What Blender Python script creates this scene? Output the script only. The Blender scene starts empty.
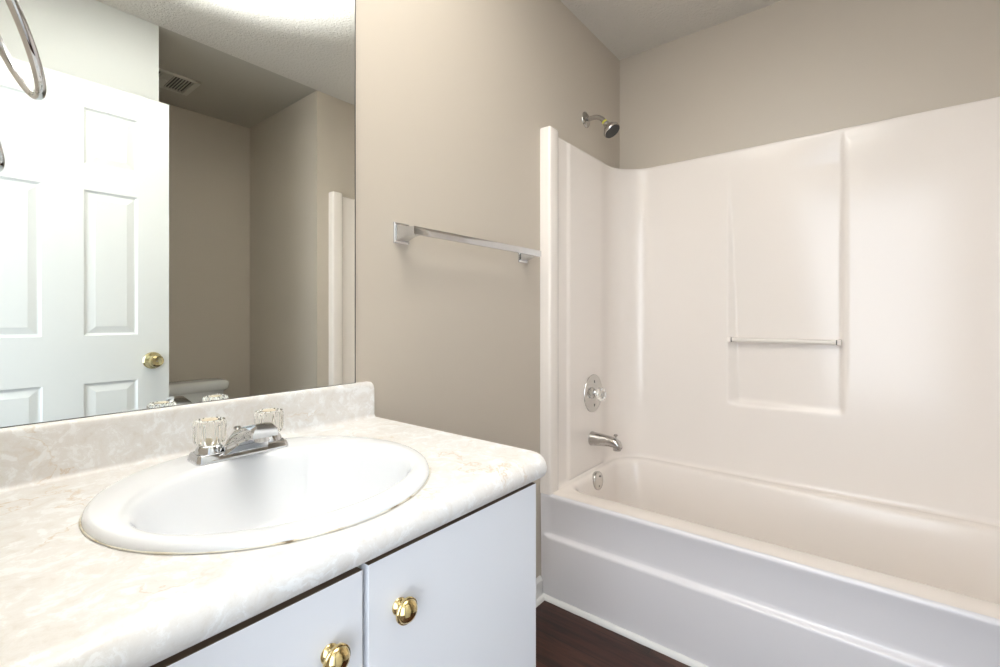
import bpy, bmesh, math, random
from mathutils import Vector, Matrix
PI = math.pi
random.seed(4)
S = bpy.context.scene
COL = S.collection

# ------------------------------------------------------------------ camera
cam = bpy.data.cameras.new('camera')
camo = bpy.data.objects.new('camera', cam)
COL.objects.link(camo)
cam.sensor_width = 36.0
cam.lens = 0.4666 * 36.0
cam.shift_y = -0.0168
cam.clip_start = 0.02
camo.location = (0.0, -1.0326, 1.1086)
camo.rotation_euler = (PI / 2, 0, 0.6765 - PI / 2)
S.camera = camo

# ------------------------------------------------------------------ world, light, exposure
W = bpy.data.worlds.new('world')
S.world = W
W.use_nodes = True
W.node_tree.nodes['Background'].inputs[0].default_value = (0.86, 0.93, 1.0, 1)
W.node_tree.nodes['Background'].inputs[1].default_value = 0.9
S.view_settings.view_transform = 'Standard'
S.view_settings.look = 'None'
S.view_settings.gamma = 1
S.view_settings.use_curve_mapping = False
S.view_settings.exposure = 0.78
BOUNCE_FILL_POWER = 450.0         # added spot, bounced off the ceiling to light the room
HALL_FILL_POWER = 25.0           # added fill light in the hall behind the camera


def area(name, loc, rot, sx, sy, power, colour):
    l = bpy.data.lights.new(name, 'AREA')
    l.shape = 'RECTANGLE'
    l.size = sx
    l.size_y = sy
    l.energy = power
    l.color = colour
    o = bpy.data.objects.new(name, l)
    COL.objects.link(o)
    o.location = loc
    o.rotation_euler = rot
    return o


# added fill panel, shining in through the doorway the camera stands in
area('hall_fill', (-0.95, -1.25, 1.35), (PI / 2, 0, -PI / 2), 1.7, 2.0, HALL_FILL_POWER, (0.82, 0.90, 1.0))


fl = bpy.data.lights.new('bounce_fill', 'SPOT')  # unseen source, added so its ceiling bounce fills the room
fl.energy = BOUNCE_FILL_POWER
fl.color = (0.95, 0.975, 1.0)
fl.spot_size = math.radians(68)
fl.spot_blend = 1.0
fl.shadow_soft_size = 0.04
flo = bpy.data.objects.new('bounce_fill', fl)
COL.objects.link(flo)
flo.location = (0.07, -0.70, 1.42)
flo.rotation_euler = Vector((0.38, 0.10, 1.0)).to_track_quat('-Z', 'Y').to_euler()


# ------------------------------------------------------------------ materials
def mat(name, colour, rough=0.5, metal=0.0, **kw):
    m = bpy.data.materials.new(name)
    m.use_nodes = True
    b = m.node_tree.nodes['Principled BSDF']
    b.inputs['Base Color'].default_value = (*colour, 1)
    b.inputs['Roughness'].default_value = rough
    b.inputs['Metallic'].default_value = metal
    for k, v in kw.items():
        b.inputs[k.replace('_', ' ')].default_value = v
    return m


def nn(m, t, **kw):
    n = m.node_tree.nodes.new(t)
    for k, v in kw.items():
        n.inputs[k].default_value = v
    return n


def link(m, a, ao, b, bi):
    m.node_tree.links.new(a.outputs[ao], b.inputs[bi])


def bump(m, scale, strength, dist=0.002, detail=3.0, rough=0.6):
    tc = nn(m, 'ShaderNodeTexCoord')
    n = nn(m, 'ShaderNodeTexNoise', Scale=scale, Detail=detail, Roughness=rough)
    bp = nn(m, 'ShaderNodeBump', Strength=strength, Distance=dist)
    link(m, tc, 'Object', n, 'Vector')
    link(m, n, 'Fac', bp, 'Height')
    link(m, bp, 'Normal', m.node_tree.nodes['Principled BSDF'], 'Normal')
    return m


def ramp(m, stops):
    r = nn(m, 'ShaderNodeValToRGB')
    e = r.color_ramp.elements
    while len(e) < len(stops):
        e.new(0.5)
    for i, (p, c) in enumerate(stops):
        e[i].position = p
        e[i].color = (*c, 1)
    return r


M = {}
M['paint'] = bump(mat('greige_paint', (0.585, 0.522, 0.442), 0.42), 220, 0.12, 0.001)
M['pale_south_wall'] = bump(mat('pale_wall', (0.68, 0.70, 0.69), 0.45), 220, 0.12, 0.001)  # paler and cooler than the other walls
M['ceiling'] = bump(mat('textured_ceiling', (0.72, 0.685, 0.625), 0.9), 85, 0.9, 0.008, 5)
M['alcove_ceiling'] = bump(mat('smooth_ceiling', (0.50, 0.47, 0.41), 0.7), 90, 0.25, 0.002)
M['gloss_white'] = bump(mat('white_door_paint', (0.74, 0.76, 0.75), 0.35), 30, 0.05, 0.001)
M['cabinet'] = mat('white_cabinet', (0.85, 0.865, 0.91), 0.38)
M['trim'] = bump(mat('white_trim_paint', (0.80, 0.79, 0.77), 0.4), 60, 0.3, 0.001)
M['frame_paint'] = mat('beige_frame_paint', (0.62, 0.60, 0.52), 0.5)
M['cabinet_inside'] = mat('brown_carcass', (0.13, 0.088, 0.055), 0.7)
M['fiberglass'] = mat('cream_gelcoat', (0.89, 0.825, 0.77), 0.17)
M['apron'] = mat('white_gelcoat', (0.78, 0.755, 0.77), 0.2)
M['porcelain'] = mat('white_porcelain', (0.84, 0.86, 0.89), 0.08, Coat_Weight=0.4, Coat_Roughness=0.03)
M['chrome'] = mat('chrome', (0.66, 0.67, 0.69), 0.06, 1.0)
M['worn_chrome'] = mat('worn_chrome', (0.52, 0.50, 0.48), 0.18, 1.0)
M['plate'] = mat('dull_chrome', (0.60, 0.585, 0.56), 0.16, 1.0)
M['brass'] = mat('polished_brass', (0.74, 0.58, 0.28), 0.12, 1.0)
M['aged_brass'] = mat('aged_brass', (0.62, 0.54, 0.30), 0.16, 1.0)
M['acrylic'] = mat('clear_acrylic', (0.98, 0.97, 0.93), 0.03, 0.0, Transmission_Weight=1.0, IOR=1.42)
M['rail'] = mat('white_acrylic_rail', (0.82, 0.77, 0.71), 0.12)
M['mirror'] = mat('mirror_silver', (0.90, 0.925, 0.90), 0.0, 1.0)
M['dark'] = mat('dark_edge', (0.07, 0.07, 0.065), 0.5)
M['rubber'] = mat('black_nozzle_face', (0.03, 0.03, 0.03), 0.55)
M['tape'] = mat('yellow_thread_tape', (0.62, 0.58, 0.07), 0.5)
M['vent'] = mat('vent_plastic', (0.60, 0.58, 0.51), 0.5)
M['toilet'] = mat('toilet_china', (0.74, 0.74, 0.72), 0.12, Coat_Weight=0.3)
M['ivory'] = mat('ivory_cap', (0.74, 0.65, 0.50), 0.3)

# countertop laminate: cream marble with white blotches and tan veins
def marble():
    m = mat('marble_laminate', (0.8, 0.77, 0.73), 0.3)
    p = m.node_tree.nodes['Principled BSDF']
    tc = nn(m, 'ShaderNodeTexCoord')
    warp = nn(m, 'ShaderNodeTexNoise', Scale=17.0, Detail=6.0)
    link(m, tc, 'Object', warp, 'Vector')
    mx = nn(m, 'ShaderNodeMix')
    mx.data_type = 'RGBA'
    mx.blend_type = 'LINEAR_LIGHT'
    mx.inputs[0].default_value = 0.06
    link(m, tc, 'Object', mx, 6)
    link(m, warp, 'Color', mx, 7)
    blot = nn(m, 'ShaderNodeTexNoise', Scale=30.0, Detail=9.0, Roughness=0.72)
    link(m, mx, 2, blot, 'Vector')
    r1 = ramp(m, [(0.34, (0.71, 0.68, 0.64)), (0.44, (0.765, 0.75, 0.73)), (0.52, (0.785, 0.777, 0.765)), (0.575, (0.865, 0.875, 0.88))])
    link(m, blot, 'Fac', r1, 'Fac')
    # broad warm clouding
    big = nn(m, 'ShaderNodeTexNoise', Scale=4.5, Detail=3.0)
    link(m, tc, 'Object', big, 'Vector')
    r3 = ramp(m, [(0.35, (0.99, 0.965, 0.945)), (0.60, (1.0, 1.0, 1.0))])
    link(m, big, 'Fac', r3, 'Fac')
    mul = nn(m, 'ShaderNodeMix')
    mul.data_type = 'RGBA'
    mul.blend_type = 'MULTIPLY'
    mul.inputs[0].default_value = 1.0
    link(m, r1, 'Color', mul, 6)
    link(m, r3, 'Color', mul, 7)
    # veins: thin bands of a second noise, broken up by a mask
    v = nn(m, 'ShaderNodeTexNoise', Scale=3.1, Detail=5.0, Roughness=0.55, Distortion=0.6)
    link(m, mx, 2, v, 'Vector')
    rv = ramp(m, [(0.4925, (0, 0, 0)), (0.4995, (1, 1, 1)), (0.5065, (0, 0, 0))])
    link(m, v, 'Fac', rv, 'Fac')
    mk = nn(m, 'ShaderNodeTexNoise', Scale=6.0, Detail=2.0)
    link(m, tc, 'Object', mk, 'Vector')
    rm = ramp(m, [(0.44, (0, 0, 0)), (0.56, (0.75, 0.75, 0.75))])
    link(m, mk, 'Fac', rm, 'Fac')
    f = nn(m, 'ShaderNodeMath')
    f.operation = 'MULTIPLY'
    link(m, rv, 'Color', f, 0)
    link(m, rm, 'Color', f, 1)
    fin = nn(m, 'ShaderNodeMix')
    fin.data_type = 'RGBA'
    link(m, f, 0, fin, 0)
    link(m, mul, 2, fin, 6)
    fin.inputs[7].default_value = (0.60, 0.46, 0.31, 1)
    link(m, fin, 2, p, 'Base Color')
    return m


M['marble'] = marble()


def caulk():
    m = mat('stained_caulk', (0.75, 0.7, 0.6), 0.6)
    tc = nn(m, 'ShaderNodeTexCoord')
    n = nn(m, 'ShaderNodeTexNoise', Scale=28.0, Detail=4.0)
    link(m, tc, 'Object', n, 'Vector')
    r = ramp(m, [(0.33, (0.20, 0.15, 0.09)), (0.39, (0.62, 0.54, 0.40)), (0.5, (0.78, 0.75, 0.66))])
    link(m, n, 'Fac', r, 'Fac')
    link(m, r, 'Color', m.node_tree.nodes['Principled BSDF'], 'Base Color')
    return m


M['caulk'] = caulk()


def wood():
    m = mat('dark_wood_planks', (0.07, 0.03, 0.02), 0.42)
    p = m.node_tree.nodes['Principled BSDF']
    tc = nn(m, 'ShaderNodeTexCoord')
    mp = nn(m, 'ShaderNodeMapping')
    mp.inputs['Rotation'].default_value = (0, 0, PI / 2)
    link(m, tc, 'Object', mp, 'Vector')
    br = nn(m, 'ShaderNodeTexBrick')
    br.inputs['Color1'].default_value = (0.040, 0.0145, 0.009, 1)
    br.inputs['Color2'].default_value = (0.066, 0.026, 0.015, 1)
    br.inputs['Mortar'].default_value = (0.012, 0.006, 0.004, 1)
    br.inputs['Scale'].default_value = 1.0
    br.inputs['Mortar Size'].default_value = 0.0012
    br.inputs['Brick Width'].default_value = 0.9
    br.inputs['Row Height'].default_value = 0.125
    link(m, mp, 'Vector', br, 'Vector')
    mp2 = nn(m, 'ShaderNodeMapping')
    mp2.inputs['Scale'].default_value = (22, 2.0, 1)
    link(m, tc, 'Object', mp2, 'Vector')
    g = nn(m, 'ShaderNodeTexNoise', Scale=1.6, Detail=6.0, Roughness=0.65, Distortion=0.7)
    link(m, mp2, 'Vector', g, 'Vector')
    r = ramp(m, [(0.34, (0.45, 0.42, 0.40)), (0.6, (1.35, 1.3, 1.25))])
    link(m, g, 'Fac', r, 'Fac')
    mul = nn(m, 'ShaderNodeMix')
    mul.data_type = 'RGBA'
    mul.blend_type = 'MULTIPLY'
    mul.inputs[0].default_value = 1.0
    link(m, br, 'Color', mul, 6)
    link(m, r, 'Color', mul, 7)
    link(m, mul, 2, p, 'Base Color')
    return m


M['wood'] = wood()


# ------------------------------------------------------------------ object helpers
def obj(name, bm, m, parent=None, smooth=False, kind=None, angle=35):
    bmesh.ops.recalc_face_normals(bm, faces=bm.faces)
    me = bpy.data.meshes.new(name)
    bm.to_mesh(me)
    bm.free()
    for x in (m if isinstance(m, (list, tuple)) else [m]):
        me.materials.append(x)
    if smooth:
        me.shade_smooth()
        if angle < 180:
            me.set_sharp_from_angle(angle=math.radians(angle))
    o = bpy.data.objects.new(name, me)
    COL.objects.link(o)
    if parent:
        o.parent = parent
        o.matrix_parent_inverse = parent.matrix_basis.inverted()
    if kind:
        o['kind'] = kind
    return o


def struct(name, bm, m, parent=None, **k):
    return obj(name, bm, m, parent, kind=None if parent else 'structure', **k)


def tag(o, label, cat, group=None):
    o['label'] = label
    o['category'] = cat
    if group:
        o['group'] = group
    return o


def thing(name, label, cat, loc, group=None):
    o = bpy.data.objects.new(name, None)
    COL.objects.link(o)
    o.location = loc
    o.empty_display_size = 0.05
    return tag(o, label, cat, group)


def box(x0, x1, y0, y1, z0, z1, bev=0.0, seg=2, bm=None):
    b = bm or bmesh.new()
    r = bmesh.ops.create_cube(b, size=1)
    for v in r['verts']:
        v.co = Vector(((x0 + x1) / 2 + v.co.x * (x1 - x0), (y0 + y1) / 2 + v.co.y * (y1 - y0), (z0 + z1) / 2 + v.co.z * (z1 - z0)))
    if bev:
        es = {e for v in r['verts'] for e in v.link_edges}
        bmesh.ops.bevel(b, geom=list(es), offset=bev, segments=seg, affect='EDGES', profile=0.5)
    return b


def frame(axis):
    a = Vector(axis).normalized()
    u = a.orthogonal().normalized()
    return a, u, a.cross(u)


def lathe(prof, origin, axis, n=40, bm=None, flutes=0, fd=0.0, fz=(0, 0)):
    """prof: list of (radius, distance along axis)"""
    b = bm or bmesh.new()
    a, u, w = frame(axis)
    o = Vector(origin)
    rings = []
    for r, h in prof:
        if r < 1e-6:
            rings.append([b.verts.new(o + a * h)])
            continue
        ring = []
        for i in range(n):
            t = 2 * PI * i / n
            rr = r
            if flutes and fz[0] <= h <= fz[1]:
                rr = r - fd * (0.5 - 0.5 * math.cos(flutes * t)) ** 2
            ring.append(b.verts.new(o + a * h + (u * math.cos(t) + w * math.sin(t)) * rr))
        rings.append(ring)
    for p, q in zip(rings, rings[1:]):
        if len(p) == 1 and len(q) == 1:
            continue
        for i in range(n):
            j = (i + 1) % n
            if len(p) == 1:
                b.faces.new((p[0], q[i], q[j]))
            elif len(q) == 1:
                b.faces.new((p[i], p[j], q[0]))
            else:
                b.faces.new((p[i], p[j], q[j], q[i]))
    for ring in (rings[0], rings[-1]):
        if len(ring) > 1:
            b.faces.new(ring)
    return b


def tube(pts, rad, n=16, bm=None, closed=False):
    b = bm or bmesh.new()
    P = [Vector(p) for p in pts]
    N = len(P)
    R = rad if isinstance(rad, (list, tuple)) else [rad] * N
    rings = []
    up = None
    for i, p in enumerate(P):
        if closed:
            t = (P[(i + 1) % N] - P[i - 1]).normalized()
        else:
            t = (P[min(i + 1, N - 1)] - P[max(i - 1, 0)]).normalized()
        up = t.orthogonal().normalized() if up is None else (up - t * up.dot(t)).normalized()
        w = t.cross(up)
        rings.append([b.verts.new(p + (up * math.cos(2 * PI * k / n) + w * math.sin(2 * PI * k / n)) * R[i]) for k in range(n)])
    pairs = list(zip(rings, rings[1:]))
    if closed:
        pairs.append((rings[-1], rings[0]))
    for p, q in pairs:
        for k in range(n):
            l = (k + 1) % n
            b.faces.new((p[k], p[l], q[l], q[k]))
    if not closed:
        b.faces.new(rings[0])
        b.faces.new(rings[-1])
    return b


def loft(loops, cap0=True, cap1=True, bm=None, closed=True):
    b = bm or bmesh.new()
    R = [[b.verts.new(p) for p in l] for l in loops]
    for p, q in zip(R, R[1:]):
        n = len(p)
        for i in range(n if closed else n - 1):
            j = (i + 1) % n
            b.faces.new((p[i], p[j], q[j], q[i]))
    if cap0:
        b.faces.new(R[0])
    if cap1:
        b.faces.new(R[-1])
    return b


def rrect(x0, x1, y0, y1, r, nc=10, ns=24):
    """rounded rectangle, counter-clockwise, same number of points for any size"""
    out = []
    cs = [(x1 - r, y1 - r, 0), (x0 + r, y1 - r, PI / 2), (x0 + r, y0 + r, PI), (x1 - r, y0 + r, 1.5 * PI)]
    for k, (cx, cy, a0) in enumerate(cs):
        for i in range(nc + 1):
            a = a0 + (PI / 2) * i / nc
            out.append((cx + r * math.cos(a), cy + r * math.sin(a)))
        nx, ny, na = cs[(k + 1) % 4]
        pa = (nx + r * math.cos(na), ny + r * math.sin(na))
        la = out[-1]
        for i in range(1, ns):
            out.append((la[0] + (pa[0] - la[0]) * i / ns, la[1] + (pa[1] - la[1]) * i / ns))
    return out


def sstep(a, b, x):
    t = max(0.0, min(1.0, (x - a) / (b - a)))
    return t * t * (3 - 2 * t)


# ------------------------------------------------------------------ room
XW, H, G, XG, F, XE = 2.278, 2.44, 1.535, 1.4646, 2.4265, 0.688
HALL = -1.6
struct('floor', box(HALL, XW + 0.1, -F - 0.1, 0.1, -0.1, 0.0), M['wood'])
struct('ceiling', box(HALL, XW + 0.1, -G, 0.1, H, H + 0.1), M['ceiling'])
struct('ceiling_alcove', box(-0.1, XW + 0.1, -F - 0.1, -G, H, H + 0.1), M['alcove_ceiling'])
struct('wall_north', box(-0.1, XW + 0.1, 0, 0.1, 0, H), M['paint'])
struct('wall_east', box(XW, XW + 0.1, -G, 0, 0, H), M['paint'])
bm = box(-0.1, 0.0, -0.665, 0.0, 0, H)
box(-0.1, 0.0, -G, -1.43, 0, H, bm=bm)
box(-0.1, 0.0, -1.43, -0.665, 2.06, H, bm=bm)
struct('wall_west', bm, M['paint'])
struct('wall_south', box(-0.1, XE, -F - 0.1, -G, 0, H), M['pale_south_wall'])
struct('wall_southeast', box(XG, XW + 0.1, -F - 0.1, -G, 0, H), M['paint'])
struct('wall_alcove', box(XE, XG, -F - 0.1, -F, 0, H), M['paint'])


def baseboard_profile(h=0.086, t=0.013):
    return [(0, 0), (t, 0), (t, h - 0.012), (t * 0.55, h - 0.004), (t * 0.3, h), (0, h)]


def baseboard(name, p, q, nrm):
    p, q, nrm = Vector(p), Vector(q), Vector(nrm)
    loops = [[e + nrm * a + Vector((0, 0, z)) for a, z in baseboard_profile()] for e in (p, q)]
    b = loft(loops)
    # shoe moulding at the foot
    sh = [(0.012, 0)] + [(0.013 + 0.014 * math.cos(a), 0.014 * math.sin(a)) for a in [i * PI / 12 for i in range(7)]]
    loft([[e + nrm * a + Vector((0, 0, z)) for a, z in sh] for e in (p, q)], bm=b)
    struct(name, b, M['trim'])


baseboard('baseboard_north', (0.73, 0, 0), (1.538, 0, 0), (0, -1, 0))
baseboard('baseboard_alcove', (XE, -F, 0), (XG, -F, 0), (0, 1, 0))
baseboard('baseboard_east', (XG, -F, 0), (XG, -G, 0), (-1, 0, 0))
baseboard('baseboard_west', (XE, -F, 0), (XE, -G, 0), (1, 0, 0))
baseboard('baseboard_south', (0.0, -G, 0), (XE, -G, 0), (0, 1, 0))

# shoe moulding along the foot of the bathtub
sh = [(0, 0)] + [(-0.0145 * math.cos(a), 0.016 * math.sin(a)) for a in [i * PI / 14 for i in range(8)]]
xs = []
for i in range(60):
    y = -0.001 - i * (G - 0.002) / 59
    j = 0.0012 * math.sin(i * 1.9) * math.sin(i * 0.7)
    xs.append([Vector((1.5455 + a * (1 + j * 40), y, z * (1 + j * 60))) for a, z in sh])
struct('trim_1', loft(xs), M['trim'], smooth=True, angle=50)

# door casing and jamb round the doorway (camera stands in it)
bm = box(-0.1, 0.0, -0.68, -0.665, 0, 2.06)
box(-0.1, 0.0, -1.445, -1.43, 0, 2.06, bm=bm)
box(-0.1, 0.0, -1.43, -0.68, 2.045, 2.06, bm=bm)
struct('trim_2', bm, M['trim'])
bm = box(0.0, 0.014, -0.665, -0.607, 0, 2.06 + 0.058, 0.004)
box(0.0, 0.014, -1.43, -0.665, 2.06, 2.118, 0.004, bm=bm)
struct('trim_3', bm, M['trim'])


# ------------------------------------------------------------------ door, open flat in front of the south wall
def door_mesh():
    x0, x1, z0, z1 = 0.004, 0.689, 0.012, 2.040
    ya, yb = -1.400, -1.435
    cols = [(0.108, 0.289), (0.402, 0.581)]
    rows = [(0.23, 0.848), (1.030, 1.612), (1.705, 1.936)]
    X = sorted({x0, x1, *[c for p in cols for c in p]})
    Z = sorted({z0, z1, *[c for p in rows for c in p]})
    b = bmesh.new()
    for y, out in ((ya, 1), (yb, -1)):
        V = [[b.verts.new((x, y, z)) for z in Z] for x in X]
        pf = []
        for i in range(len(X) - 1):
            for k in range(len(Z) - 1):
                f = b.faces.new((V[i][k], V[i + 1][k], V[i + 1][k + 1], V[i][k + 1]))
                if (X[i], X[i + 1]) in cols and (Z[k], Z[k + 1]) in rows:
                    pf.append(f)
        for f in pf:
            for th, dy in ((0.003, 0.0), (0.007, -0.007), (0.005, -0.008), (0.022, -0.0025), (0.002, -0.0018)):
                # each ring is moved to its own depth behind the face
                bmesh.ops.inset_region(b, faces=[f], thickness=th, use_even_offset=True, use_boundary=True)
                for v in f.verts:
                    v.co.y = y + out * dy
        edge = [V[0], [r[0] for r in V], V[-1], [r[-1] for r in V]]
        if out == 1:
            A = edge
        else:
            B = edge
    for p, q in zip(A, B):
        for i in range(len(p) - 1):
            b.faces.new((p[i], p[i + 1], q[i + 1], q[i]))
    return b


door = struct('door_1', door_mesh(), M['gloss_white'])


def door_knob(side):
    y = -1.400 if side > 0 else -1.435
    prof = [(0.0, 0.0), (0.036, 0.0), (0.036, 0.003), (0.031, 0.009), (0.0155, 0.013), (0.0125, 0.022), (0.013, 0.032),
            (0.020, 0.038), (0.0262, 0.047), (0.0268, 0.054), (0.0235, 0.061), (0.0165, 0.0645), (0.010, 0.0625), (0.0, 0.0615)]
    k = obj('door_knob', lathe(prof, (0.629, y, 0.921), (0, side, 0), 40), M['aged_brass'], door, smooth=True)
    if side > 0:
        obj('lock_button', lathe([(0.0, 0.0), (0.0035, 0.0), (0.0035, 0.0035), (0.0, 0.004)], (0.629, y + 0.0612, 0.921), (0, 1, 0), 16), M['worn_chrome'], k, smooth=True)


door_knob(1)
obj('latch_plate', box(0.6885, 0.6905, -1.430, -1.405, 0.897, 0.955), M['brass'], door)
for z in (0.22, 1.05, 1.85):
    obj('hinge', lathe([(0.0, -0.045), (0.006, -0.045), (0.006, 0.045), (0.0, 0.045)], (0.004, -1.442, z), (0, 0, 1), 14), M['brass'], door, smooth=True)

# ------------------------------------------------------------------ mirror
b = bmesh.new()
box(0.02, 0.692, -0.006, -0.001, 0.9415, 1.985, bm=b)
b.faces.ensure_lookup_table()
mir = None
for f in b.faces:
    f.material_index = 0 if f.normal.y < -0.9 else 1
bmesh.ops.recalc_face_normals(b, faces=b.faces)
for f in b.faces:
    f.material_index = 0 if f.normal.y < -0.9 else 1
mir = obj('wall_mirror', b, [M['mirror'], M['dark']])
tag(mir, 'large frameless mirror on the wall above the vanity backsplash', 'mirror')

obj('mirror_edge', box(0.02, 0.6935, -0.0068, -0.001, 0.9398, 0.9418), M['dark'], mir)
obj('mirror_edge', box(0.6915, 0.6935, -0.0068, -0.001, 0.9418, 1.985), M['dark'], mir)

# ------------------------------------------------------------------ vanity cabinet
van = thing('vanity_cabinet', 'white vanity cabinet with flat doors below the marble countertop', 'cabinet', (0.36, -0.27, 0))
cb = box(0.003, 0.352, -0.518, -0.004, 0.10, 0.14)
box(0.352, 0.7255, -0.518, -0.004, 0.10, 0.118, bm=cb)
for a in ((0.003, 0.021), (0.7075, 0.7255)):
    box(a[0], a[1], -0.518, -0.004, 0.0 if a[0] > 0.5 else 0.0, 0.800, bm=cb)
box(0.003, 0.7255, -0.014, -0.004, 0.10, 0.80, bm=cb)
obj('body', cb, M['cabinet'], van)
fr = box(0.021, 0.7075, -0.518, -0.500, 0.745, 0.800)
box(0.021, 0.7075, -0.518, -0.500, 0.14, 0.175, bm=fr)
box(0.330, 0.366, -0.518, -0.500, 0.175, 0.745, bm=fr)
ff = obj('face_frame', fr, M['frame_paint'], van)
obj('toe_kick', box(0.021, 0.7075, -0.455, -0.440, 0.0, 0.10), M['cabinet'], van)


def knob(x, z, parent):
    prof = [(0.0, 0.0), (0.0105, 0.0), (0.0112, 0.0018), (0.0100, 0.004), (0.0068, 0.0070), (0.0066, 0.0105), (0.0095, 0.0130),
            (0.0152, 0.0142), (0.0170, 0.0158), (0.0170, 0.0185), (0.0162, 0.0196), (0.0154, 0.0196), (0.0152, 0.0202), (0.0128, 0.0240), (0.0090, 0.0268), (0.0045, 0.0284), (0.0, 0.0288)]
    return obj('knob', lathe(prof, (x, -0.5365, z), (0, -1, 0), 40), M['brass'], parent, smooth=True, angle=30)


b = box(0.006, 0.3458, -0.5365, -0.519, 0.115, 0.7942, 0.0015)
bmesh.ops.recalc_face_normals(b, faces=b.faces)
for f in b.faces:
    f.material_index = 1 if f.normal.z > 0.5 else 0     # bare brown upper edge
d1 = obj('door', b, [M['cabinet'], M['cabinet_inside']], van)
d1['label'] = 'left flat white door, its knob at the upper right'
knob(0.299, 0.7165, d1)
b = box(0.3535, 0.7265, -0.5365, -0.519, 0.115, 0.7962, 0.0015)
bmesh.ops.recalc_face_normals(b, faces=b.faces)
for f in b.faces:
    f.material_index = 1 if f.normal.z > 0.5 else 0
d2 = obj('door', b, [M['cabinet'], M['cabinet_inside']], van)
d2['label'] = 'right flat white door, its knob at the upper left'
knob(0.401, 0.7225, d2)

# ------------------------------------------------------------------ countertop with backsplash
XC, YC, ZC = 0.7430, -0.5535, 0.849
CR = 0.008


def counter_loop(x):
    e = 0.0
    if x > XC - CR:
        e = CR - math.sqrt(max(0.0, CR * CR - (x - (XC - CR)) ** 2))
    yf = YC + e
    pr = [(-0.001, 0.801), (-0.001, ZC), (-0.03, ZC), (-0.49, ZC)]
    # rolled front edge
    for a, zz in ((0.030, 0.0), (0.0215, -0.0008), (0.0135, -0.0035), (0.0065, -0.0085), (0.0022, -0.0155), (0.0, -0.024), (0.0012, -0.0325), (0.006, -0.0405), (0.013, -0.045), (0.022, -0.0465)):
        pr.append((yf + a, ZC + zz))
    pr.append((yf + 0.034, 0.801))
    return [Vector((x, y, z)) for y, z in pr]


st = [0.002 + (XC - CR - 0.002) * i / 6 for i in range(7)] + [XC - CR + CR * math.sin(PI / 2 * i / 8) for i in range(1, 9)]
cbm = loft([counter_loop(x) for x in st])
SX, SY, SRX, SRY = 0.361, -0.2915, 0.2365, 0.2365
ctop = obj('countertop', cbm, M['marble'], smooth=True, angle=40)
cut = obj('cutter', lathe([(0.92, -0.2), (0.92, 0.2)], (0, 0, 0), (0, 0, 1), 72), M['marble'])
cut.data.transform(Matrix.Translation((SX, SY, ZC)) @ Matrix.Diagonal((SRX, SRY, 1, 1)))
md = ctop.modifiers.new('hole', 'BOOLEAN')
md.object = cut
md.operation = 'DIFFERENCE'
md.solver = 'EXACT'
bpy.context.view_layer.update()
ev = ctop.evaluated_get(bpy.context.evaluated_depsgraph_get())
nm = bpy.data.meshes.new_from_object(ev)
ctop.modifiers.clear()
ctop.data = nm
nm.name = 'countertop'
bpy.data.objects.remove(cut, do_unlink=True)
tag(ctop, 'cream marble-pattern countertop with rolled front edge on the white cabinet', 'countertop')


def splash_loop(x):
    e = 0.0
    X1, R = 0.7405, 0.012
    top = 0.9405
    if x > X1 - R:
        e = R - math.sqrt(max(0.0, R * R - (x - (X1 - R)) ** 2))
    pr = [(-0.001, ZC - 0.003), (-0.001, top - e), (-0.014, top - e), (-0.0175, top - 0.0025 - e), (-0.0195, top - 0.007 - e), (-0.020, top - 0.013 - e)]
    for i in range(7):
        a = i * PI / 12
        pr.append((-0.020 - 0.009 * (1 - math.cos(a)), ZC + 0.009 * (1 - math.sin(a))))
    pr.append((-0.029, ZC - 0.003))
    return [Vector((x, y, z)) for y, z in pr]


st = [0.002 + (0.7285 - 0.002) * i / 6 for i in range(7)] + [0.7285 + 0.012 * math.sin(PI / 2 * i / 6) for i in range(1, 7)]
obj('backsplash', loft([splash_loop(x) for x in st]), M['marble'], ctop, smooth=True, angle=40)


# ------------------------------------------------------------------ sink
def ell(cx, cy, rx, ry, z, n=96):
    return [Vector((cx + rx * math.cos(2 * PI * i / n), cy + ry * math.sin(2 * PI * i / n), z)) for i in range(n)]


BX, BY, BRX, BRY = 0.360, -0.329, 0.204, 0.164
loops = []
for k, z in ((1.0, 0.8497), (1.0, 0.852), (0.995, 0.8560), (0.984, 0.8590), (0.962, 0.8605)):
    loops.append(ell(SX, SY, SRX * k, SRY * k, z))
for t, z in ((0.5, 0.8610), (0.85, 0.8608)):
    loops.append(ell(SX + (BX - SX) * t, SY + (BY - SY) * t, SRX * 0.962 * (1 - t) + BRX * t, SRY * 0.962 * (1 - t) + BRY * t, z))
for k, z in ((1.0, 0.8600), (0.982, 0.8578), (0.962, 0.853), (0.94, 0.844), (0.91, 0.826), (0.86, 0.800), (0.78, 0.770), (0.67, 0.747), (0.5, 0.728), (0.3, 0.720), (0.13, 0.717), (0.10, 0.710)):
    loops.append(ell(BX, BY, BRX * k, BRY * k, z))
inner = len(loops)
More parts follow.
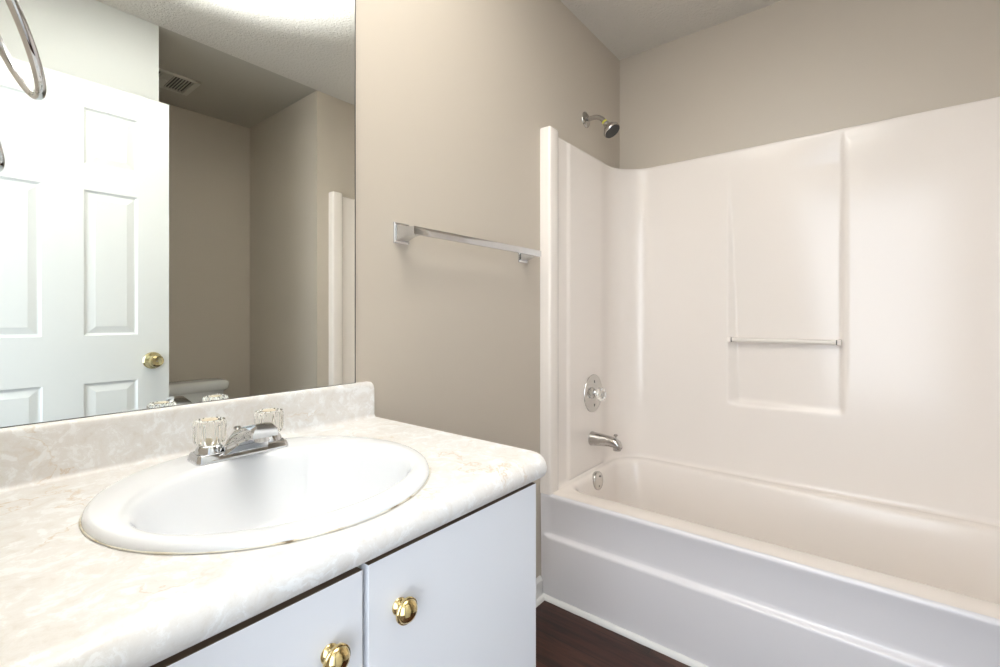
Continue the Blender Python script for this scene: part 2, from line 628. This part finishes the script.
# underside
for k, z in ((0.12, 0.705), (0.32, 0.712), (0.55, 0.722), (0.76, 0.742), (0.88, 0.775)):
    loops.append(ell(BX, BY, BRX * k, BRY * k, z))
for z in (0.830, 0.8497):
    loops.append(ell(SX, SY, SRX * 0.90, SRY * 0.90, z))
loops.append(ell(SX, SY, SRX * 0.995, SRY * 0.995, 0.8497))
loops.append(loops[0])
sb = bmesh.new()
R = [[sb.verts.new(p) for p in l] for l in loops[:-1]]
R.append(R[0])
for p, q in zip(R, R[1:]):
    for i in range(len(p)):
        j = (i + 1) % len(p)
        sb.faces.new((p[i], p[j], q[j], q[i]))
sink = obj('sink', sb, M['porcelain'], smooth=True, angle=180)
tag(sink, 'round white drop-in basin set into the marble countertop', 'sink')
cb = tube([Vector((SX + (SRX + 0.0008) * math.cos(a), SY + (SRY + 0.0008) * math.sin(a), 0.8505)) for a in [2 * PI * i / 120 for i in range(120)]],
          [0.0010 + 0.0005 * math.sin(i * 0.9) * math.sin(i * 0.37) for i in range(120)], 8, closed=True)
co = obj('caulk_bead', cb, M['caulk'], sink, smooth=True)
co['label'] = 'stained tan caulk line round the rim'
obj('drain', lathe([(0.0, 0.0), (0.010, 0.0), (0.021, 0.0012), (0.022, 0.003), (0.018, 0.0035), (0.0, 0.0045)], (BX, BY, 0.7165), (0, 0, 1), 32), M['chrome'], sink, smooth=True)


# ------------------------------------------------------------------ sink faucet
FX, FY, FZ = 0.3665, -0.1335, 0.8610
fau = thing('sink_faucet', 'chrome two-handle faucet with clear handles on the sink rim', 'faucet', (FX, FY, FZ - 0.001))
hw, hd = 0.0785, 0.027
loops = []
for ins, z in ((0.0, -0.0012), (0.0, 0.003), (0.0020, 0.0115), (0.0040, 0.0140), (0.0070, 0.0145), (0.009, 0.0125), (0.012, 0.0125)):
    loops.append([Vector((FX + x, FY + y, FZ + z)) for x, y in rrect(-hw + ins, hw - ins, -hd + ins, hd - ins, max(0.002, 0.009 - ins * 0.5), 5, 4)])
obj('base_plate', loft(loops), M['chrome'], fau, smooth=True, angle=30)


def spout_section(t):
    # y along the spout (towards the bowl), z of underside/top, half width
    keys = [(0.00, 0.022, 0.008, 0.013, 0.026), (0.14, 0.012, 0.008, 0.021, 0.027), (0.30, -0.010, 0.008, 0.036, 0.029), (0.43, -0.0245, 0.008, 0.046, 0.038), (0.50, -0.0285, 0.009, 0.0490, 0.036), (0.62, -0.046, 0.023, 0.0570, 0.028),
            (0.78, -0.070, 0.037, 0.0640, 0.0230), (0.93, -0.090, 0.0430, 0.0665, 0.0215), (1.00, -0.098, 0.0440, 0.0645, 0.0210)]
    for a, b in zip(keys, keys[1:]):
        if t <= b[0]:
            f = (t - a[0]) / (b[0] - a[0])
            return [a[i] + (b[i] - a[i]) * f for i in range(1, 5)]
    return keys[-1][1:]


loops = []
for i in range(25):
    y, zb, zt, w = spout_section(i / 24)
    pts = [(-w, zb), (w, zb), (w * 1.0, zb + (zt - zb) * 0.35), (w * 0.86, zb + (zt - zb) * 0.72), (w * 0.62, zt - 0.001), (w * 0.3, zt), (-w * 0.3, zt), (-w * 0.62, zt - 0.001), (-w * 0.86, zb + (zt - zb) * 0.72), (-w, zb + (zt - zb) * 0.35)]
    loops.append([Vector((FX + x, FY + y, FZ + z)) for x, z in pts])
sp = obj('spout', loft(loops), M['chrome'], fau, smooth=True, angle=28)
obj('aerator', lathe([(0.0, 0.0), (0.0115, 0.0), (0.0115, 0.012), (0.0, 0.012)], (FX, FY - 0.083, FZ + 0.0355), (0, 0, 1), 24), M['worn_chrome'], sp, smooth=True)
# low curved web from the base up to the spout on both sides
for s in (-1, 1):
    hx = FX + s * 0.0508
    obj('handle_collar', lathe([(0.0, 0.0), (0.0225, 0.0), (0.0225, 0.003), (0.0205, 0.0085), (0.0165, 0.0145), (0.0, 0.0145)], (hx, FY, FZ + 0.0125), (0, 0, 1), 36), M['chrome'], fau, smooth=True, angle=30)
    prof = [(0.0, 0.0), (0.0185, 0.0), (0.0225, 0.003), (0.0243, 0.007), (0.0252, 0.015), (0.0255, 0.031), (0.0252, 0.038), (0.0235, 0.0420), (0.0195, 0.0430), (0.0175, 0.0410), (0.0, 0.0410)]
    h = obj('faucet_handle', lathe(prof, (hx, FY, FZ + 0.0272), (0, 0, 1), 128, flutes=16, fd=0.0024, fz=(0.006, 0.038)), M['acrylic'], fau, smooth=True, angle=40)
    h['label'] = 'clear fluted acrylic handle'
    obj('stem', lathe([(0.0, 0.0), (0.006, 0.0), (0.006, 0.006), (0.0035, 0.010), (0.0, 0.010)], (hx, FY, FZ + 0.029), (0, 0, 1), 20), M['ivory'], h, smooth=True)
    obj('index_cap', lathe([(0.0, 0.0), (0.0125, 0.0), (0.0125, 0.0012), (0.010, 0.002), (0.0, 0.002)], (hx, FY, FZ + 0.0685), (0, 0, 1), 28), M['ivory'], h, smooth=True)
lr = obj('lift_rod', lathe([(0.0, 0.0), (0.0022, 0.0), (0.0022, 0.024), (0.0055, 0.026), (0.0065, 0.029), (0.0055, 0.0318), (0.0, 0.0325)], (FX + 0.003, FY + 0.022, FZ + 0.013), (0, 0, 1), 20), M['worn_chrome'], fau, smooth=True)

# ------------------------------------------------------------------ towel ring on the west wall
ring = thing('towel_ring', 'chrome towel ring hanging at the left end of the mirror', 'towel ring', (0.0, -0.236, 1.536))
cen = Vector((0.0605, -0.236, 1.459))
nrm = Vector((math.cos(-0.064) * math.cos(0.397), math.sin(-0.064) * math.cos(0.397), math.sin(0.397)))
u = nrm.cross(Vector((0, 0, 1))).normalized()
w = nrm.cross(u)
RR = 0.084
obj('ring', tube([cen + (u * math.cos(a) + w * math.sin(a)) * RR for a in [2 * PI * i / 96 for i in range(96)]], 0.0052, 16, closed=True), M['chrome'], ring, smooth=True, angle=180)
top = cen - w * RR if w.z < 0 else cen + w * RR
obj('wall_plate', box(0.0, 0.010, -0.262, -0.210, 1.512, 1.564, 0.003), M['chrome'], ring, smooth=True, angle=30)
loops = []
for x, h in ((0.008, 0.021), (0.016, 0.016), (0.028, 0.0125), (0.044, 0.012)):
    loops.append([Vector((x, -0.236 + a, top.z + 0.002 + c)) for a, c in ((-h, -h), (h, -h), (h, h), (-h, h))])
obj('post', loft(loops), M['chrome'], ring, smooth=True, angle=30)

# ------------------------------------------------------------------ towel bar
tb = thing('towel_bar', 'square chrome towel bar on the greige wall beside the mirror', 'towel bar', (1.13, 0.0, 1.34))
TZ = 1.3405
obj('bar', box(0.826, 1.434, -0.0770, -0.0670, TZ - 0.0112, TZ + 0.0105, 0.0012), M['chrome'], tb, smooth=True, angle=30)
for x in (0.843, 1.421):
    loops = []
    for y, hx, z0, z1 in ((0.0, 0.0265, -0.029, 0.029), (-0.004, 0.0265, -0.029, 0.029), (-0.0065, 0.024, -0.0265, 0.0265), (-0.0068, 0.0195, -0.0225, 0.0225), (-0.020, 0.0170, -0.0185, 0.0205),
                          (-0.036, 0.0135, -0.0150, 0.0165), (-0.050, 0.0105, -0.0128, 0.0135), (-0.062, 0.0090, -0.0122, 0.0118), (-0.0680, 0.0085, -0.0115, 0.0110)):
        loops.append([Vector((x + a, y, TZ + c)) for a, c in ((-hx, z0), (hx, z0), (hx, z1), (-hx, z1))])
    obj('mounting_post', loft(loops), M['chrome'], tb, smooth=True, angle=25)

# ------------------------------------------------------------------ bathtub with moulded surround
tub = thing('bathtub_surround_unit', 'white alcove bathtub with moulded cream fiberglass wall surround', 'bathtub', (1.9, -0.7675, 0))
YL, YR, XB, XR = -0.030, -1.505, 2.245, 1.552
CRAD = 0.16


ZR = 0.4165


def zjoin(x, y):
    return ZR


# basin
def rim_loop(x0, x1, y0, y1, r, zf):
    return [Vector((x, y, zf(x, y))) for x, y in rrect(x0, x1, y0, y1, r, 12, 30)]


flat = lambda z: (lambda x, y: z)
loops = [rim_loop(XR - 0.004, XB + 0.01, YR - 0.025, YL + 0.025, 0.003, flat(ZR)), rim_loop(XR + 0.02, XB - 0.004, YR + 0.004, YL - 0.004, 0.02, flat(ZR))]
for x0, x1, y0, y1, r, z in ((1.630, 2.200, YR + 0.026, YL - 0.020, 0.085, ZR - 0.0010), (1.639, 2.192, YR + 0.032, YL - 0.027, 0.090, ZR - 0.0045), (1.645, 2.187, YR + 0.038, YL - 0.033, 0.092, ZR - 0.0110),
                             (1.650, 2.183, YR + 0.044, YL - 0.038, 0.095, ZR - 0.024), (1.665, 2.170, YR + 0.085, YL - 0.052, 0.105, 0.30), (1.685, 2.155, YR + 0.13, YL - 0.066, 0.12, 0.20), (1.705, 2.135, YR + 0.17, YL - 0.085, 0.12, 0.13),
                             (1.730, 2.110, YR + 0.21, YL - 0.110, 0.12, 0.095), (1.765, 2.075, YR + 0.25, YL - 0.145, 0.11, 0.080), (1.83, 2.01, YR + 0.32, YL - 0.21, 0.08, 0.075)):
    loops.append(rim_loop(x0, x1, y0, y1, r, flat(z)))
obj('basin', loft(loops, cap0=False), M['fiberglass'], tub, smooth=True, angle=180)

# apron
prof = [(1.575, ZR - 0.0003), (1.556, ZR), (1.549, ZR - 0.0010), (1.5435, ZR - 0.0040), (1.5408, ZR - 0.0090), (1.5405, ZR - 0.0150), (1.5440, ZR - 0.026), (1.5500, 0.340), (1.5540, 0.275), (1.5545, 0.262), (1.5525, 0.2570),
        (1.5440, 0.2530), (1.5375, 0.2500), (1.5352, 0.2465), (1.5350, 0.2400), (1.5462, 0.0), (1.575, 0.0)]
ys = [-0.002 - (G - 0.004) * i / 30 for i in range(31)]


def apron_loop(y):
    k = sstep(0.004, 0.05, min(-y, y + G))
    out = []
    for x, z in prof:
        fx = 1.5405 + (1.5462 - 1.5405) * (1 - z / 0.39) if z < 0.392 and x < 1.57 else x
        out.append(Vector((fx + (x - fx) * k, y, z)))
    return out


ys = sorted(set(ys + [-0.002 - 0.004 * i for i in range(14)] + [-G + 0.002 + 0.004 * i for i in range(14)]), reverse=True)
obj('apron', loft([apron_loop(y) for y in ys]), M['apron'], tub, smooth=True, angle=60)


# surround walls
path = []       # x, y, nx, ny (into the bathing space)
n1 = 70
for i in range(n1):
    x = 1.612 + (XB - CRAD - 1.612) * i / n1
    path.append((x, YL, 0, -1))
for i in range(25):
    a = PI / 2 - PI / 2 * i / 24
    path.append((XB - CRAD + CRAD * math.cos(a), YL - CRAD + CRAD * math.sin(a), -math.cos(a), -math.sin(a)))
n2 = 250
for i in range(1, n2):
    y = YL - CRAD + (YR + CRAD - (YL - CRAD)) * i / n2
    path.append((XB, y, -1, 0))
for i in range(25):
    a = -PI / 2 * i / 24
    path.append((XB - CRAD + CRAD * math.cos(a), YR + CRAD + CRAD * math.sin(a), -math.cos(a), -math.sin(a)))
for i in range(1, n1 + 1):
    x = XB - CRAD - (XB - CRAD - 1.612) * i / n1
    path.append((x, YR, 0, 1))
ZS = 1.842


def relief(x, y, nx, ny, z):
    d = 0.0
    if ny != 0 and nx == 0:
        # end walls: slightly proud field behind the flange
        d += 0.0065 * sstep(1.690, 1.712, x) * sstep(2.085, 1.98, x)
    if nx < -0.999:
        # recessed panel in the long wall, its left slope fading out towards the top
        zt = (z - 0.73) / 1.06
        dl = 0.0295 * max(0.0, 1 - zt ** 1.2 if zt > 0 else 1)
        dr = 0.014
        t = max(0.0, min(1.0, (-y - 0.525) / (0.94 - 0.525)))
        dep = dl * (1 - t) + dr * t ** 2
        wl = 0.010 + 0.036 * max(0.0, 1 - max(0, zt))
        e = max(0.0, min(1.0, (-y - 0.523) / wl))
        k = (0.75 * e + 0.25 * e * e * (3 - 2 * e)) * sstep(0.946, 0.926, -y) * sstep(0.722, 0.745, z) * max(0.0, min(1.0, (1.845 - z) / 0.13))
        d -= dep * k
        # shallow swell to the right of the panel
        d += 0.0015 * sstep(0.946, 0.956, -y) * sstep(1.25, 1.0, -y) * sstep(1.81, 1.78, z) * sstep(0.70, 1.0, z)
    return d


zs = [0.0] * 0
NZ = 150
b = bmesh.new()
grid = []
for (x, y, nx, ny) in path:
    colv = []
    z0 = zjoin(x, y)
    # fillet into the deck
    for a, c in ((0.014, 0.0), (0.008, 0.0012), (0.003, 0.0045)):
        colv.append(b.verts.new((x + nx * a, y + ny * a, z0 + c)))
    for k in range(NZ + 1):
        z = z0 + 0.012 + (ZS - 0.008 - z0 - 0.012) * k / NZ
        d = relief(x, y, nx, ny, z)
        colv.append(b.verts.new((x + nx * d, y + ny * d, z)))
    for a, c in ((-0.0015, -0.003), (-0.0050, -0.0006), (-0.009, 0.0)):
        colv.append(b.verts.new((x + nx * a, y + ny * a, ZS + c)))
    # back to the wall face
    wx = min(XW - 0.001, x - nx * 0.032) if nx else x
    wy = y - ny * 0.029
    if abs(nx) > 0.001 and abs(ny) > 0.001:
        wx, wy = min(XW - 0.001, x - nx * 0.05), max(-G + 0.001, min(-0.001, y - ny * 0.05))
    colv.append(b.verts.new((wx, wy, ZS)))
    grid.append(colv)
for p, q in zip(grid, grid[1:]):
    for k in range(len(p) - 1):
        b.faces.new((p[k], q[k], q[k + 1], p[k + 1]))
obj('surround_wall', b, M['fiberglass'], tub, smooth=True, angle=60)


# vertical flanges at both open ends
def flange(ya, yb):
    s = 1 if yb > ya else -1
    w = abs(yb - ya)
    pts = [(1.5395, 0.0005), (1.5395, w - 0.012), (1.5405, w - 0.006), (1.5435, w - 0.002), (1.549, w), (1.594, w), (1.602, w - 0.002), (1.608, w - 0.007), (1.612, w - 0.014), (1.613, 0.0005)]
    lo = []
    for z, ins in ((ZR - 0.004, 0), (0.6, 0), (1.0, 0), (1.845, 0), (1.851, 0.001), (1.855, 0.003), (1.857, 0.008)):
        cx, cy = 1.576, w / 2
        lo.append([Vector((cx + (x - cx) * (1 - ins / 0.037), ya + s * (y if y < 0.001 else (y - ins)), z)) for x, y in pts])
    return loft(lo)


obj('flange', flange(0.0, -0.0475), M['fiberglass'], tub, smooth=True, angle=60)
obj('flange', flange(-G, -G + 0.0475), M['fiberglass'], tub, smooth=True, angle=60)

# rail across the recessed panel
RZ = 1.008
obj('washcloth_rail', lathe([(0.0, 0.0), (0.0095, 0.0), (0.0095, 0.388), (0.0, 0.388)], (2.236, -0.536, RZ), (0, -1, 0), 24), M['rail'], tub, smooth=True)
for y in (-0.534, -0.926):
    s = -1 if y > -0.7 else 1
    r = obj('rail_socket', box(2.222, 2.262, y - 0.007, y + 0.007, RZ - 0.012, RZ + 0.012, 0.005, 3), M['fiberglass'], tub, smooth=True, angle=40)
    obj('rail_collar', lathe([(0.0, 0.0), (0.0098, 0.0), (0.0098, 0.004), (0.0, 0.004)], (2.236, y + s * 0.0065, RZ), (0, s, 0), 20), M['dark'], tub, smooth=True)

ov = obj('overflow_plate', lathe([(0.0, -0.012), (0.039, -0.012), (0.040, 0.0025), (0.038, 0.0055), (0.031, 0.0075), (0.0, 0.009)], (1.889, -0.0745, 0.380), (0, -1, 0.10), 40), M['plate'], tub, smooth=True, angle=50)
for dz in (-0.022, 0.022):
    obj('screw', lathe([(0.0, 0.0), (0.0045, 0.0), (0.0035, 0.002), (0.0, 0.0025)], (1.889 + dz * 0.3, -0.0828, 0.380 + dz * 0.9), (0, -1, 0.12), 16), M['dark'], ov, smooth=True)

# ------------------------------------------------------------------ shower valve, spout, shower head
YS = YL - 0.0067
va = thing('shower_valve', 'round chrome shower valve plate with clear knob above the bath spout', 'shower valve', (1.914, YS, 0.762))
VX, VZ = 1.914, 0.762
pl = obj('escutcheon', lathe([(0.0, 0.0), (0.084, 0.0), (0.0855, 0.0015), (0.0845, 0.0035), (0.076, 0.0055), (0.045, 0.0085), (0.026, 0.0125), (0.0, 0.0135)], (VX, YS, VZ), (0, -1, 0), 64), M['plate'], va, smooth=True, angle=50)
obj('valve_sleeve', lathe([(0.0, 0.0), (0.018, 0.0), (0.018, 0.010), (0.015, 0.013), (0.0, 0.013)], (VX, YS - 0.011, VZ), (0, -1, 0), 32), M['chrome'], va, smooth=True, angle=30)
vk = obj('valve_knob', lathe([(0.0, 0.0), (0.016, 0.0), (0.026, 0.006), (0.030, 0.014), (0.030, 0.026), (0.025, 0.033), (0.015, 0.036), (0.0, 0.037)], (VX, YS - 0.020, VZ), (0, -1, 0), 80, flutes=10, fd=0.004, fz=(0.005, 0.030)), M['acrylic'], va, smooth=True, angle=40)
vk['label'] = 'clear acrylic knob'
obj('knob_cap', lathe([(0.0, 0.0), (0.009, 0.0), (0.009, 0.002), (0.0, 0.003)], (VX, YS - 0.0565, VZ), (0, -1, 0), 24), M['chrome'], vk, smooth=True)
for s in (-1, 1):
    mb = bmesh.new()
    q = [(0, 0.010 * s), (-0.006, -0.002 * s), (0.006, -0.002 * s)]
    loft([[Vector((VX + a, YS - dy, VZ + 0.050 * s + c)) for a, c in q] for dy in (0.0050, 0.0085)], bm=mb)
    obj('arrow_mark', mb, M['dark'], pl)

spt = thing('bath_spout', 'chrome bath spout with diverter knob below the shower valve', 'spout', (1.900, YS, 0.557))
loops = []
SPX, SPZ = 1.900, 0.560
for y, r, zo, hz in ((0.0, 0.0315, 0, 1), (0.004, 0.0318, 0, 1), (0.010, 0.0300, 0, 1), (0.045, 0.0270, 0.001, 1), (0.085, 0.0240, 0.001, 0.98), (0.105, 0.0225, -0.001, 1.0), (0.120, 0.0215, -0.004, 1.0), (0.132, 0.0200, -0.009, 0.95), (0.139, 0.0170, -0.015, 0.75), (0.142, 0.0130, -0.019, 0.5)):
    loops.append([Vector((SPX + r * math.cos(a), YS - y, SPZ + zo + r * hz * math.sin(a))) for a in [2 * PI * i / 32 for i in range(32)]])
obj('spout_body', loft(loops), M['worn_chrome'], spt, smooth=True, angle=60)
obj('outlet', lathe([(0.0, 0.0), (0.0165, 0.0), (0.0170, 0.016), (0.0, 0.016)], (SPX, YS - 0.122, SPZ - 0.033), (0, 0, 1), 24), M['worn_chrome'], spt, smooth=True, angle=40)
obj('diverter_knob', lathe([(0.0, 0.0), (0.0035, 0.0), (0.003, 0.014), (0.0085, 0.017), (0.009, 0.021), (0.006, 0.024), (0.0, 0.0245)], (SPX, YS - 0.117, SPZ + 0.012), (0, 0, 1), 20), M['worn_chrome'], spt, smooth=True, angle=50)

shd = thing('wall_shower', 'small chrome shower head on a bent arm above the surround', 'shower head', (1.905, 0.0, 2.025))
HX, HZ = 1.912, 2.010
obj('wall_flange', lathe([(0.0, 0.0), (0.036, 0.0), (0.0355, 0.003), (0.028, 0.008), (0.016, 0.014), (0.0, 0.015)], (HX, -0.0005, HZ), (0, -1, 0), 40), M['worn_chrome'], shd, smooth=True, angle=60)
pts = [(HX, -0.010 - 0.030 * i / 5, HZ) for i in range(6)]
for i in range(1, 9):
    a = math.radians(54) * i / 8
    pts.append((HX, -0.040 - 0.06 * math.sin(a), HZ - 0.06 * (1 - math.cos(a))))
dr = Vector((0, -math.cos(math.radians(54)), -math.sin(math.radians(54))))
e = Vector(pts[-1])
pts.append(tuple(e + dr * 0.012))
obj('shower_arm', tube(pts, 0.0105, 18), M['worn_chrome'], shd, smooth=True, angle=60)
q = e + dr * 0.009
obj('thread_tape', lathe([(0.0, 0.0), (0.0118, 0.0), (0.0125, 0.003), (0.0118, 0.012), (0.0, 0.012)], q, dr, 24), M['tape'], shd, smooth=True)['label'] = 'yellow thread seal tape'
q = e + dr * 0.019
hb = obj('spray_head', lathe([(0.0, 0.0), (0.013, 0.0), (0.015, 0.008), (0.014, 0.014), (0.024, 0.024), (0.034, 0.040), (0.0385, 0.046), (0.0385, 0.053), (0.036, 0.0565), (0.0, 0.0565)], q, dr, 44), M['worn_chrome'], shd, smooth=True, angle=45)
nf = obj('nozzle_face', lathe([(0.0, 0.0), (0.0355, 0.0), (0.0345, 0.0025), (0.0, 0.0035)], q + dr * 0.0562, dr, 44), M['rubber'], hb, smooth=True)
nf['label'] = 'black nozzle face'

# ------------------------------------------------------------------ toilet in the alcove
tl = thing('toilet', 'white toilet against the alcove wall, seen in the mirror', 'toilet', (1.03, -2.20, 0))


def rr_at(x0, x1, y0, y1, r, z):
    return [Vector((x, y, z)) for x, y in rrect(x0, x1, y0, y1, r, 6, 6)]


obj('tank', loft([rr_at(0.855, 1.205, -2.410, -2.250, 0.03, 0.385), rr_at(0.845, 1.215, -2.412, -2.240, 0.035, 0.42), rr_at(0.832, 1.228, -2.413, -2.228, 0.035, 0.60), rr_at(0.826, 1.234, -2.413, -2.224, 0.035, 0.6395)]), M['toilet'], tl, smooth=True, angle=50)
obj('tank_lid', loft([rr_at(0.818, 1.243, -2.415, -2.216, 0.040, 0.640), rr_at(0.808, 1.255, -2.416, -2.206, 0.045, 0.652), rr_at(0.804, 1.259, -2.417, -2.202, 0.045, 0.680), rr_at(0.808, 1.256, -2.416, -2.206, 0.045, 0.694), rr_at(0.820, 1.243, -2.412, -2.218, 0.045, 0.702), rr_at(0.850, 1.213, -2.39, -2.24, 0.04, 0.705)]), M['toilet'], tl, smooth=True, angle=50)
lv = lathe([(0.0, 0.0), (0.012, 0.0), (0.012, 0.008), (0.0, 0.010)], (1.185, -2.225, 0.612), (0, 1, 0), 20)
loft([[Vector((1.185 + x, -2.215 + y, 0.612 + z)) for y, z in ((0, -h), (0.007, -h), (0.007, h), (0, h))] for x, h in ((-0.075, 0.006), (-0.03, 0.0055), (0.008, 0.009))], bm=lv)
obj('flush_lever', lv, M['chrome'], tl, smooth=True, angle=40)


def egg(cx, y0, y1, hw, z, n=48):
    out = []
    for i in range(n):
        a = 2 * PI * i / n
        yy = math.sin(a)
        cy, ly = (y0 + y1) / 2, (y1 - y0) / 2
        k = 1 - 0.10 * yy
        out.append(Vector((cx + hw * math.cos(a) * k, cy + ly * yy, z)))
    return out


TXC = 1.03
lo = [egg(TXC, -2.36, -1.86, 0.115, 0.0), egg(TXC, -2.36, -1.87, 0.110, 0.05), egg(TXC, -2.35, -1.92, 0.095, 0.16), egg(TXC, -2.36, -1.80, 0.135, 0.27), egg(TXC, -2.37, -1.745, 0.178, 0.345), egg(TXC, -2.37, -1.73, 0.187, 0.385),
      egg(TXC, -2.30, -1.755, 0.150, 0.387), egg(TXC, -2.20, -1.79, 0.125, 0.34), egg(TXC, -2.10, -1.86, 0.07, 0.22)]
obj('bowl', loft(lo), M['toilet'], tl, smooth=True, angle=60)
lo = [egg(TXC, -2.225, -1.722, 0.190, 0.389), egg(TXC, -2.227, -1.718, 0.193, 0.395), egg(TXC, -2.227, -1.718, 0.193, 0.418), egg(TXC, -2.21, -1.735, 0.178, 0.427)]
obj('seat_lid', loft(lo), M['toilet'], tl, smooth=True, angle=60)

# ------------------------------------------------------------------ exhaust vent in the alcove ceiling
vt = thing('ceiling_vent', 'slotted exhaust fan grille on the alcove ceiling, seen in the mirror', 'vent', (0.85, -2.075, H))
b = bmesh.new()
vx0, vx1, vy0, vy1 = 0.700, 1.005, -2.190, -1.960
box(vx0, vx1, vy0, vy0 + 0.022, H - 0.012, H, 0.004, bm=b)
box(vx0, vx1, vy1 - 0.022, vy1, H - 0.012, H, 0.004, bm=b)
box(vx0, vx0 + 0.03, vy0, vy1, H - 0.012, H, 0.004, bm=b)
box(vx1 - 0.03, vx1, vy0, vy1, H - 0.012, H, 0.004, bm=b)
box(0.828, 0.876, vy0 + 0.02, vy1 - 0.02, H - 0.012, H, bm=b)
obj('frame', b, M['vent'], vt)
for x0, x1 in ((0.730, 0.828), (0.876, 0.975)):
    n = 7
    for i in range(n):
        xc = x0 + (x1 - x0) * (i + 0.5) / n
        obj('slat', box(xc - 0.0028, xc + 0.0028, vy0 + 0.02, vy1 - 0.02, H - 0.011, H - 0.0085), M['vent'], vt)
obj('duct_opening', box(vx0 + 0.01, vx1 - 0.01, vy0 + 0.01, vy1 - 0.01, H - 0.0025, H - 0.0005), M['dark'], vt)
obj('fan_hub', lathe([(0.0, 0.0), (0.020, 0.0), (0.018, 0.004), (0.0, 0.005)], (0.852, -2.075, H - 0.0118), (0, 0, -1), 28), M['vent'], vt, smooth=True)
